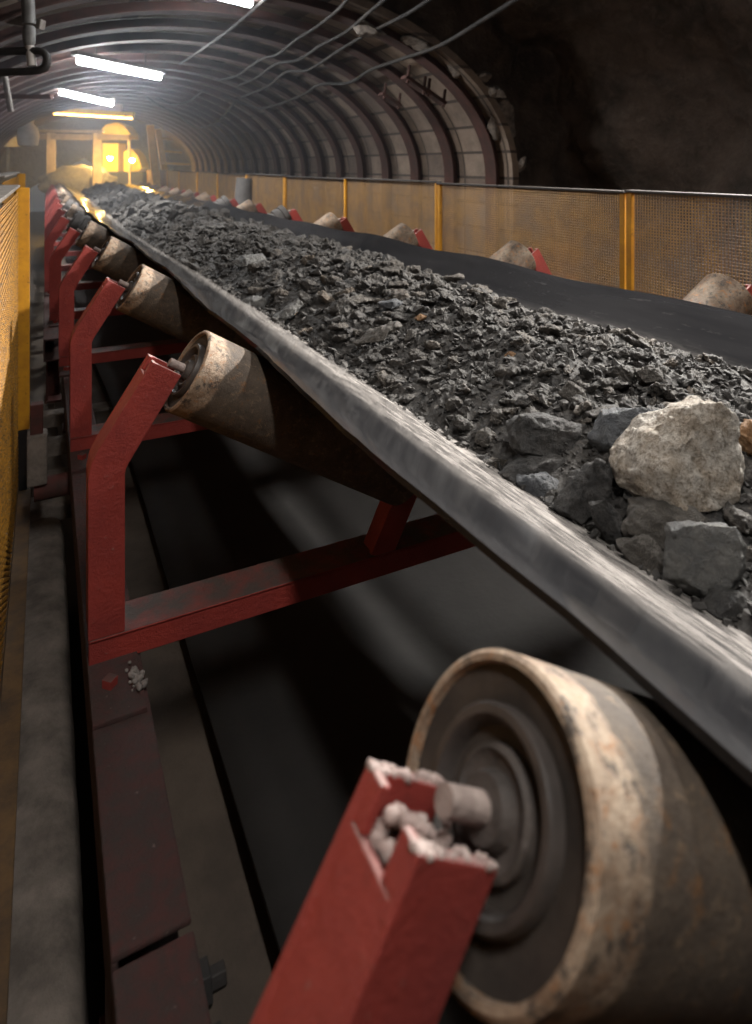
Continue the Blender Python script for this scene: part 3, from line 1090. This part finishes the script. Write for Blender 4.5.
scatter(1400, -0.7, 0.15, 0.014, 0.034, 1.4)
scatter(220, -0.7, 0.15, 0.03, 0.085, 2.0)
scatter(5600, 0.15, 2.0, 0.009, 0.030, 1.6)
scatter(1000, 0.15, 2.0, 0.026, 0.085, 2.1)
scatter(2600, 2.0, 4.5, 0.018, 0.045, 1.5)
scatter(560, 2.0, 4.5, 0.045, 0.12, 2.0)
scatter(2400, 4.5, 14.5, 0.03, 0.08, 1.4)
scatter(420, 4.5, 14.5, 0.08, 0.19, 1.7)


def app(q):
    X, Y, s = q[:3]
    d = X * SN + Y * CS
    if d < 0.3:
        return 0
    px = 376 + F * (X * CS - Y * SN) / d
    py = 165 - F * mound(X, Y, False) / d
    if not (-10 < px < 762 and 0 < py < 1030):
        return 0
    return s / d


stones.sort(key=app, reverse=True)
for X, Y, s, rz, tx, ty, k in stones[:285]:
    o = bpy.data.objects.new('ore_fragment', PROTO[k])
    o.location = (X + cx(Y), Y, mound(X, Y) + s * 0.10 + EYE)
    o.rotation_euler = (tx, ty, rz)
    o.scale = (s, s, s)
    COL.objects.link(o)
    tag(o, 'dark grey angular ore fragment, one of the many heaped on the belt', 'stone', 'dark ore fragments heaped on the belt')
m = MB()
# bed surface
vs, fs = [], []
nx, ny = 64, 560
for j in range(ny + 1):
    t_ = j / ny
    Y = -0.75 + 15.5 * t_ ** 1.4
    for i in range(nx + 1):
        X = 0.64 + 0.90 * i / nx
        zz = mound(X, Y) + (0.006 * fbm(X * 45, Y * 45, 2, 3) if Y < 3 else 0)
        vs.append((X + cx(Y), Y, max(zz, zb(X) + 0.001)))
for j in range(ny):
    for i in range(nx):
        a = j * (nx + 1) + i
        fs.append((a, a + 1, a + nx + 2, a + nx + 1))
m.add(vs, fs)
for X, Y, s, rz, tx, ty, k in stones[285:]:
    v, f = LOW[k % len(LOW)]
    R3 = np.array(Euler((tx * 1.6, ty * 1.6, rz)).to_matrix())
    p = (v * s) @ R3.T + np.array([X + cx(Y), Y, max(mound(X, Y), zb(X) + BT) + s * 0.14])
    m.add(p.tolist(), f)
tag(m.build('ore_bed', BED, org=(1.08, 7, -0.6)), 'bed of fine crushed dark ore on the conveyor belt', 'ore', None, 'stuff')

# ------------------------------------------------------------------ arch ribs
rib0 = None
for k in range(20):
    Y = 4.40 + 0.64 * k
    lab = 'rust red steel arch rib at the open end of the lining' if k == 0 else 'rust red steel arch rib, %s back from the open end' % (ORD[k] if k < 15 else ('sixteenth', 'seventeenth', 'eighteenth', 'nineteenth', 'twentieth')[k - 15])
    if rib0 is None:
        m = MB()
        m.ribbon(arch(-0.075), arch(-0.089), Y, Y + 0.15)
        m.ribbon(arch(-0.005), arch(-0.08), Y + 0.062, Y + 0.088)
        rib0 = m.build('arch_rib', RIBM, org=(TX, Y, FZ), smooth_angle=0.5)
        o = rib0
    else:
        o = rib0.copy()
        COL.objects.link(o)
        o.location.y = Y
    tag(o, lab, 'steel arch', 'steel arch ribs of the tunnel')
# outer rim of the lining: pale segment ring
m = MB()
m.ribbon(arch(0.05)[:30], arch(-0.01)[:30], Y_LINE - 0.06, Y_LINE + 0.02)
struct(m.build('trim_lining_edge', LAG, org=(TX, Y_LINE, FZ), smooth_angle=0.5), 'pale concrete edge ring of the lining', 'tunnel lining')
# wedge stones between lining and rock
for k, (px, py, w, dims, rot) in enumerate([(493, 92, 34, (1, 0.6, 0.5), 20), (503, 122, 48, (0.75, 0.6, 1.0), -25), (455, 70, 30, (1, 0.6, 0.6), 30), (482, 78, 28, (1, 0.6, 0.45), -10), (415, 42, 40, (1, 0.6, 0.4), 25), (368, 28, 44, (1, 0.6, 0.5), 10), (518, 165, 26, (0.7, 0.6, 1), 15)]):
    p = pY(px, py, Y_LINE - 0.02 + 0.05 * (k % 3))
    s = w / F * (p[0] * SN + p[1] * CS)
    me = stone_mesh('wedge_stone', 900 + k, 12, dims, 2, 0.06)
    me.materials.append(CONC)
    o = bpy.data.objects.new('wedge_stone', me)
    o.location = (p[0], p[1], p[2] + EYE)
    o.rotation_euler = (0.2, math.radians(rot), -TH)
    o.scale = (s, s, s)
    COL.objects.link(o)
    tag(o, 'grey slab of rock packed above the lining edge, %s from the fence' % ORD[[2, 1, 4, 3, 5, 6, 0][k]], 'stone', 'stones packed around the lining edge')
# rib clamps
for k, (px, py) in enumerate([(414, 84), (434, 97), (390, 100)]):
    p = Vector(pY(px, py, 4.34 + 0.12 * (k == 2) * 5))
    root = thing('rib_clamp', ['reddish clamp bolted on the front arch rib, upper one', 'reddish clamp bolted on the front arch rib, lower one', 'reddish clamp on the arch rib behind the front one'][k], 'clamp', p, 'clamps on the arch ribs')
    m = MB()
    m.bar(p + Vector((-0.09, 0, 0.05)), p + Vector((0.09, 0, -0.05)), 0.09, 0.03)
    m.build('plate', RIBM, root, bevel=0.004)
    for q in (-0.07, 0.07):
        MB().tube([p + Vector((q, -0.02, -q * 0.55 - 0.04)), p + Vector((q + 0.02, -0.02, -q * 0.55 + 0.10))], 0.012, 6).build('bolt', RIBM, root)

# ------------------------------------------------------------------ cables under the roof
def roof_pt(px, py, drop=0.10):
    u = (px - 376) / F
    lo = 0.5
    for i in range(4000):
        d = lo + i * 0.005
        X, Y, Z = d * (u * CS + SN), d * (CS - u * SN), -(py - 165) / F * d
        if ((X - TX) / (TA - drop)) ** 2 + ((Z - TZ) / (TB - drop)) ** 2 > 1 and Y > 2.2:
            return (X, Y, Z)
    return (X, Y, Z)


def spline(pts, n=6):
    P = [Vector(p) for p in pts]
    out = []
    for i in range(len(P) - 1):
        a, b_, c, d = P[max(i - 1, 0)], P[i], P[i + 1], P[min(i + 2, len(P) - 1)]
        for k in range(n):
            t = k / n
            out.append(0.5 * ((2 * b_) + (c - a) * t + (2 * a - 5 * b_ + 4 * c - d) * t * t + (3 * b_ - a - 3 * c + d) * t ** 3))
    out.append(P[-1])
    return out


CAB = [
    ([(545, -20), (515, 0), (480, 22), (439, 46), (399, 60), (371, 70), (348, 83), (320, 84.5), (300, 96), (260, 108), (224, 96)], 0.016, 'thick cable along the roof running to the top middle of the picture'),
    ([(440, -8), (407, 14), (367, 34), (340, 50), (308, 70), (286, 72), (268, 86), (240, 98)], 0.014, 'cable along the roof just left of the thick cable'),
    ([(396, -10), (372, 10), (346, 32), (320, 46), (298, 60), (276, 64), (256, 78), (238, 86)], 0.014, 'cable along the roof, third from the right wall'),
    ([(354, -10), (340, 8), (318, 26), (296, 40), (278, 54), (260, 60), (236, 76), (218, 80)], 0.014, 'cable along the roof, fourth from the right wall'),
    ([(284, -16), (264, 0), (244, 18), (224, 34), (204, 48), (180, 64)], 0.014, 'cable along the roof nearest the bright lamps'),
    ([(146, 97), (160, 106), (177, 114), (190, 124), (201, 128), (218, 121), (235, 102)], 0.022, 'loop of cable hanging low in the far part of the tunnel'),
    ([(158, 98), (172, 104), (187, 102), (204, 90)], 0.018, 'small cable loop above the low hanging loop'),
]
for pts, r, lab in CAB:
    m = MB().tube(spline([roof_pt(*p) for p in pts]), r, 8)
    c = m.v[len(m.v) // 2]
    tag(m.build('cable', CABLE, org=c, smooth_angle=0.8), lab, 'cable', 'cables under the roof')

# ------------------------------------------------------------------ fences
def wire_mesh(m, y0, y1, z0, z1, x, cy, cz, w):
    k = y0
    while k < y1:
        m.box(x - w * 0.45, x + w * 0.45, k - w / 2, k + w / 2, z0, z1)
        k += cy
    k = z0
    while k < z1:
        m.box(x - w * 0.6, x + w * 0.3, y0, y1, k - w / 2, k + w / 2)
        k += cz


XF = 2.10
P0, PS = 1.90, 1.40
panel = None
names = ['cut off by the right edge of the picture', 'right of the pair of yellow edge bars behind the second roller', '']
for k in range(-1, 10):
    ya_, yb2 = P0 + PS * k, P0 + PS * (k + 1)
    lab = 'yellow wire mesh fence panel at the right edge of the picture' if k == -1 else 'yellow wire mesh fence panel on the right side, %s from the right edge' % ORD[k + 1]
    if panel is None:
        org = (XF, ya_, FZ)
        panel = thing('fence_panel', lab, 'fence', org, 'wire mesh fence panels on the right side')
        m = MB()
        wire_mesh(m, ya_ + 0.02, yb2 - 0.02, -1.45, -0.112, XF, 0.0130, 0.0115, 0.0034)
        m.build('wire_mesh', WIRE, panel)
        for q in (ya_ + 0.004, yb2 - 0.030):
            m = MB()
            m.box(XF - 0.022, XF - 0.004, q, q + 0.026, FZ, -0.106)
            m.build('edge_bar', YEL, panel, bevel=0.002)
        m = MB().box(XF - 0.03, XF + 0.012, ya_ + 0.002, yb2 - 0.002, -0.110, -0.100)
        m.build('top_rail', RAILDARK, panel, bevel=0.002)
        m = MB().box(XF - 0.015, XF + 0.012, ya_ + 0.002, yb2 - 0.002, -1.47, -1.44)
        m.build('bottom_rail', YEL, panel, bevel=0.002)
    else:
        o = copy_tree(panel)
        o.location = (XF - 0.010 * (k % 2) + (0.02 if k == 2 else 0), ya_, FZ + EYE + (0.004 if k % 2 else -0.004))
        o.rotation_euler.z = math.radians([0.5, -0.6, 1.2, -0.4][k % 4])
        o['label'] = lab


def left_panel(x, y0, y1, zt, zbm, zp, label):
    root = thing('fence_panel', label, 'fence', (x, y1, FZ), 'wire mesh fence panels on the left side')
    m = MB()
    py_, pz_ = 0.0155, 0.0085
    nyy, nzz = int((y1 - y0 - 0.02) / py_), int((zt - zbm - 0.01) / (2 * pz_))
    for r_ in range(nzz):
        z = zbm + 0.008 + r_ * 2 * pz_
        for sg in (1, -1):
            pts = [(y0 + 0.01 + q * py_, z + sg * (pz_ if q % 2 else 0.001), (0.004 if q % 2 else -0.002) * sg) for q in range(nyy + 1)]
            vs, fs = [], []
            for (yy, zz, xo) in pts:
                for a_, c_ in ((-0.0012, -0.0016), (0.0022, -0.0010), (0.0012, 0.0018), (-0.0022, 0.0012)):
                    vs.append((x - 0.010 + xo + a_, yy, zz + c_))
            for q in range(nyy):
                for e in range(4):
                    fs.append((q * 4 + e, q * 4 + (e + 1) % 4, q * 4 + 4 + (e + 1) % 4, q * 4 + 4 + e))
            m.add(vs, fs)
    m.build('wire_mesh', WIREL, root)
    MB().box(x - 0.080, x, y0, y1 + 0.01, zt - 0.004, zt + 0.006).build('top_rail', RAILTOP, root, bevel=0.002)
    m = MB()
    m.box(x - 0.020, x + 0.034, y1 - 0.004, y1 + 0.004, zp, zt - 0.006)
    m.box(x - 0.020, x - 0.012, y1 - 0.004, y1 + 0.04, zp, zt - 0.006)
    m.build('end_post', YEL, root, bevel=0.002)
    m = MB()
    m.box(x - 0.015, x + 0.025, y1, y1 + 0.03, FZ, zp)
    m.build('post_foot', BLACK, root, bevel=0.002)
    m = MB()
    m.box(x - 0.012, x + 0.040, y0, y1 - 0.03, zbm - 0.006, zbm + 0.004)
    m.box(x - 0.012, x - 0.004, y0, y1 - 0.03, zbm - 0.006, zbm + 0.04)
    m.build('bottom_rail', BROWN, root, bevel=0.002)
    return root


tW = NT('orange_mesh_wire')
cW = tW.mix(tW.ramp(tW.noise(16, 8, 0.7), [(0.38, 0.0), (0.62, 1.0)]), (0.40, 0.185, 0.015), (0.20, 0.095, 0.02))
cW = tW.mix(tW.ramp(tW.noise(75, 6, 0.8), [(0.52, 0.0), (0.6, 0.9)]), cW, (0.07, 0.045, 0.02))
cW = tW.mix(tW.ramp(tW.noise(120, 4, 0.7), [(0.62, 0.0), (0.68, 0.8)]), cW, (0.34, 0.31, 0.27))
WIREL = tW.set(cW, 0.5, 0.1)
left_panel(-0.092, -0.3, 2.95, -0.084, -1.28, -1.05, 'orange wire mesh fence panel with grey top rail at the left edge')
left_panel(-0.165, 3.4, 5.3, -0.055, -1.2, -0.6, 'second orange fence panel on the left, beyond the near one')

# dark slab leaning by the right fence
p = pY(228, 200, 7.35)
m = MB()
m.lathe((1.98, 7.35, -0.75), (0.10, 0.05, 1), [(0, 0), (0, 0.10), (0.58, 0.10), (0.60, 0.09), (0.60, 0)], 24)
tag(m.build('spare_roller', DARKROLL, org=(1.98, 7.35, -0.75), smooth_angle=0.6), 'dark grey spare roller standing against the right fence far back', 'roller')

# ------------------------------------------------------------------ far end
WARM = m_emit('warm_lamp_glass', (1.0, 0.66, 0.20), 650)


def bulkhead(p, label, r=0.07):
    p = Vector(p)
    root = thing('bulkhead_lamp', label, 'lamp', p, 'warm lamps at the tunnel end')
    bm = bmesh.new()
    bmesh.ops.create_uvsphere(bm, u_segments=16, v_segments=10, radius=r)
    m = MB().add([v.co + p for v in bm.verts], [tuple(v.index for v in f.verts) for f in bm.faces])
    bm.free()
    m.build('glass', WARM, root, smooth_angle=0.8)
    MB().lathe(p + Vector((0, 0, r * 0.5)), (0, 0, 1), [(0, 0), (0, r * 1.15), (r * 0.6, r * 1.0), (r * 0.9, 0)], 16).build('cap', BLACK, root, smooth_angle=0.6)


DE = 15.6                         # depth of the portal
root = thing('portal_frame', 'pale timber portal frame across the far end of the tunnel', 'frame', pD(75, 190, DE))
P = lambda x, y, d=DE: Vector(pD(x, y, d))
for x0_, nm in ((51, 'post'), (97, 'post')):
    MB().bar(P(x0_, 133), P(x0_, 226), 0.20, 0.17, up=(0, 1, 0)).build(nm, WOOD, root, bevel=0.01)
MB().bar(P(38, 136.5), P(130, 137.5), 0.16, 0.13).build('lintel', WOOD, root, bevel=0.01)
MB().bar(P(40, 131), P(104, 131.5), 0.08, 0.07).build('upper_rail', WOOD, root, bevel=0.01)
# yellow crossbeam with boards above
D2 = 12.9
root = thing('crossbeam', 'yellow crossbeam below the far lamp', 'beam', pD(90, 113, D2))
MB().bar(P(52, 109.8, D2), P(134, 115, D2), 0.12, 0.10).build('beam', YELW, root, bevel=0.008)
MB().bar(P(52, 103, D2 + 0.1), P(122, 108, D2 + 0.1), 0.06, 0.20).build('board', WOOD, root, bevel=0.008)
# yellow machine behind the portal
root = thing('yellow_machine', 'bright yellow machine standing behind the portal frame', 'machine', pD(120, 190, 17.4))
D3 = 17.0


def blob(poly, d, thick, name, mat):
    m = MB()
    n = len(poly)
    a = [P(x, y, d) for x, y in poly]
    dv = Vector((SN, CS, 0)) * thick
    vs = a + [q + dv for q in a]
    fs = [tuple(range(n)), tuple(range(2 * n - 1, n - 1, -1))] + [(i, i + n, (i + 1) % n + n, (i + 1) % n) for i in range(n)]
    m.add(vs, fs)
    return m.build(name, mat, root, bevel=0.03)


blob([(101, 139), (101, 129), (106, 124), (116, 122), (124, 125), (131, 135), (131, 139)], D3, 0.6, 'hood', YELW)
blob([(102, 172), (102, 143), (118, 143), (118, 172)], D3, 0.6, 'side_panel', YELW)
blob([(123, 172), (123, 152), (131, 148), (138, 156), (142, 168), (138, 172)], D3, 0.6, 'nose', YELW)
blob([(100, 227), (100, 172), (143, 172), (143, 227)], D3 + 0.05, 0.6, 'chassis', BLACK)
MB().bar(P(129, 138, D3 - 0.15), P(130, 190, D3 - 0.15), 0.05, 0.05).build('pole', WOOD, root)
# leaning ladder
D4 = 13.4
root = thing('timber_ladder', 'pale timber ladder leaning against the right side of the lining', 'ladder', pD(158, 190, D4))
MB().bar(P(150, 125, D4), P(160, 215, D4), 0.15, 0.08, up=(0, 1, 0)).build('rail', WOODY, root, bevel=0.006)
MB().bar(P(158, 129, D4 + 0.2), P(172, 215, D4 + 0.2), 0.13, 0.08, up=(0, 1, 0)).build('rail', WOODY, root, bevel=0.006)
for k, (yy, xe) in enumerate([(138, 172), (151, 182), (163, 190)]):
    MB().bar(P(160, yy, D4 + 0.15), P(xe, yy + 1.5, D4 + 0.3), 0.05, 0.05).build('rung', WOODY, root)
# rubble heap behind the belt end
bm = bmesh.new()
bmesh.ops.create_icosphere(bm, subdivisions=4, radius=1)
c = Vector(pD(80, 186, 15.4))
m = MB()
m.add([(v.co.x * 0.85 * (1 + 0.2 * fbm(*(v.co * 2), 4)) + c.x, v.co.y * 0.5 + c.y + 0.6, c.z + v.co.z * 0.42 * (1 + 0.25 * fbm(*(v.co * 3), 4)) + 0.05) for v in bm.verts], [tuple(v.index for v in f.verts) for f in bm.faces])
bm.free()
RUB = m_simple('pale_rubble', (0.30, 0.26, 0.19), (0.16, 0.14, 0.11), 14, 0.9, 0.0, 0.8, 18)
tag(m.build('rubble_heap', RUB, org=c, smooth_angle=1.2), 'pale rubble heap behind the far end of the belt', 'rubble', None, 'stuff')
bulkhead(pD(112, 137.3, 15.9), 'warm yellow lamp under the lintel, before the machine', 0.055)
bulkhead(pD(97, 158, 16.0), 'warm yellow lamp behind the right post of the portal', 0.055)
root = thing('glow_strip', 'added glowing strip for the lit underside of the yellow crossbeam', 'lamp', pD(90, 117, D2 - 0.05))  # added glow in place of the beam's lit lower edge
MB().tube([P(54, 113.6, D2 - 0.06), P(132, 118.4, D2 - 0.06)], 0.022, 10).build('tube', m_emit('warm_glow', (1.0, 0.56, 0.12), 14), root, smooth_angle=0.8)
for q in (60, 126):
    MB().bar(P(q, 110 + (q - 44) * 0.061, D2 - 0.06), P(q, 114.0 + (q - 54) * 0.061, D2 - 0.06), 0.03, 0.03).build('clip', BLACK, root)
bulkhead(pD(132, 160, 15.2), 'added warm lamp in front of the rounded nose of the machine', 0.05)  # bulb added to light the ladder and the right post
bulkhead(pD(110, 158, 14.9), 'added warm lamp in front of the side panel of the machine', 0.05)  # bulb added to light the front of the portal
bulkhead(pD(30, 119, 13.2), 'small orange lamp near the white bag', 0.045)
bulkhead(pD(24, 89, 11.5), 'small orange lamp under the pipe valve', 0.03)
# white bag and boards on the far left
root = thing('white_bag', 'dusty white bag hanging at the far left before the portal frame', 'bag', pD(28, 147, 12.6))
m = MB()
prof = [(0, 0.02), (0.03, 0.17), (0.2, 0.20), (0.36, 0.17), (0.46, 0.09), (0.52, 0.11), (0.55, 0.02)]
m.lathe(P(28, 147, 12.6), (0, 0, 1), [(t, r) for t, r in prof], 20)
m.build('sack', WHITE, root, smooth_angle=1.0)
MB().tube([P(28, 118, 12.6), P(29, 104, 12.6)], 0.012, 6).build('rope', CABLE, root)
root = thing('notice_board', 'dusty white panel board at the left edge beside the white bag', 'board', pD(8, 190, 13.5))
MB().bar(P(8, 121, 13.5), P(8, 147, 13.5), 0.42, 0.04, up=(0, 1, 0)).build('panel', WHITE, root, bevel=0.005)
MB().bar(P(8, 140, 13.58), P(8, 230, 13.58), 0.06, 0.05, up=(0, 1, 0)).build('post', GREYM, root)
# pipes and valve at the top left
D5 = 3.8
root = thing('pipe_valve', 'grey pipe with valve and looped hose hanging at the top left', 'pipe', pD(28, 10, D5))
MB().tube([P(27, -14, D5), P(29, 24, D5)], 0.036, 16).build('drop_pipe', GREYM, root, smooth_angle=0.6)
MB().lathe(P(29, 46, D5), (0, 0, 1), [(0, 0.012), (0.0, 0.024), (0.02, 0.033), (0.08, 0.037), (0.115, 0.03), (0.12, 0.012)], 16).build('valve_body', GREYM, root, smooth_angle=0.7)
MB().tube([P(30, 46, D5), P(32, 66, D5)], [0.024, 0.027], 14).build('outlet', WHITE, root, smooth_angle=0.7)
MB().tube(spline([P(-8, 53, D5), P(20, 51, D5), (P(42, 52, D5)), P(47, 61, D5), P(40, 70, D5), P(10, 72, D5), P(-8, 73, D5)]), 0.024, 12).build('hose', BLACK, root, smooth_angle=0.7)
root = thing('roof_pipe', 'grey steel beam running to the valve at the top left corner', 'beam', pD(10, 20, D5))
MB().bar(P(-30, 12, D5 + 0.2), P(43, 25, D5 + 0.1), 0.05, 0.06).build('beam', RAILTOP, root, bevel=0.006)
root = thing('hanging_pipe', 'slim pinkish pipe leaning at the left edge below the hose', 'pipe', pD(8, 118, 5.9))
MB().tube([P(4, 72, 5.9), P(11, 112, 5.9)], 0.026, 10).build('pipe', RAILTOP, root, smooth_angle=0.7)
MB().bar(P(-20, 96, 6.1), P(52, 97, 6.1), 0.06, 0.04).build('bracket', RIBM, root)
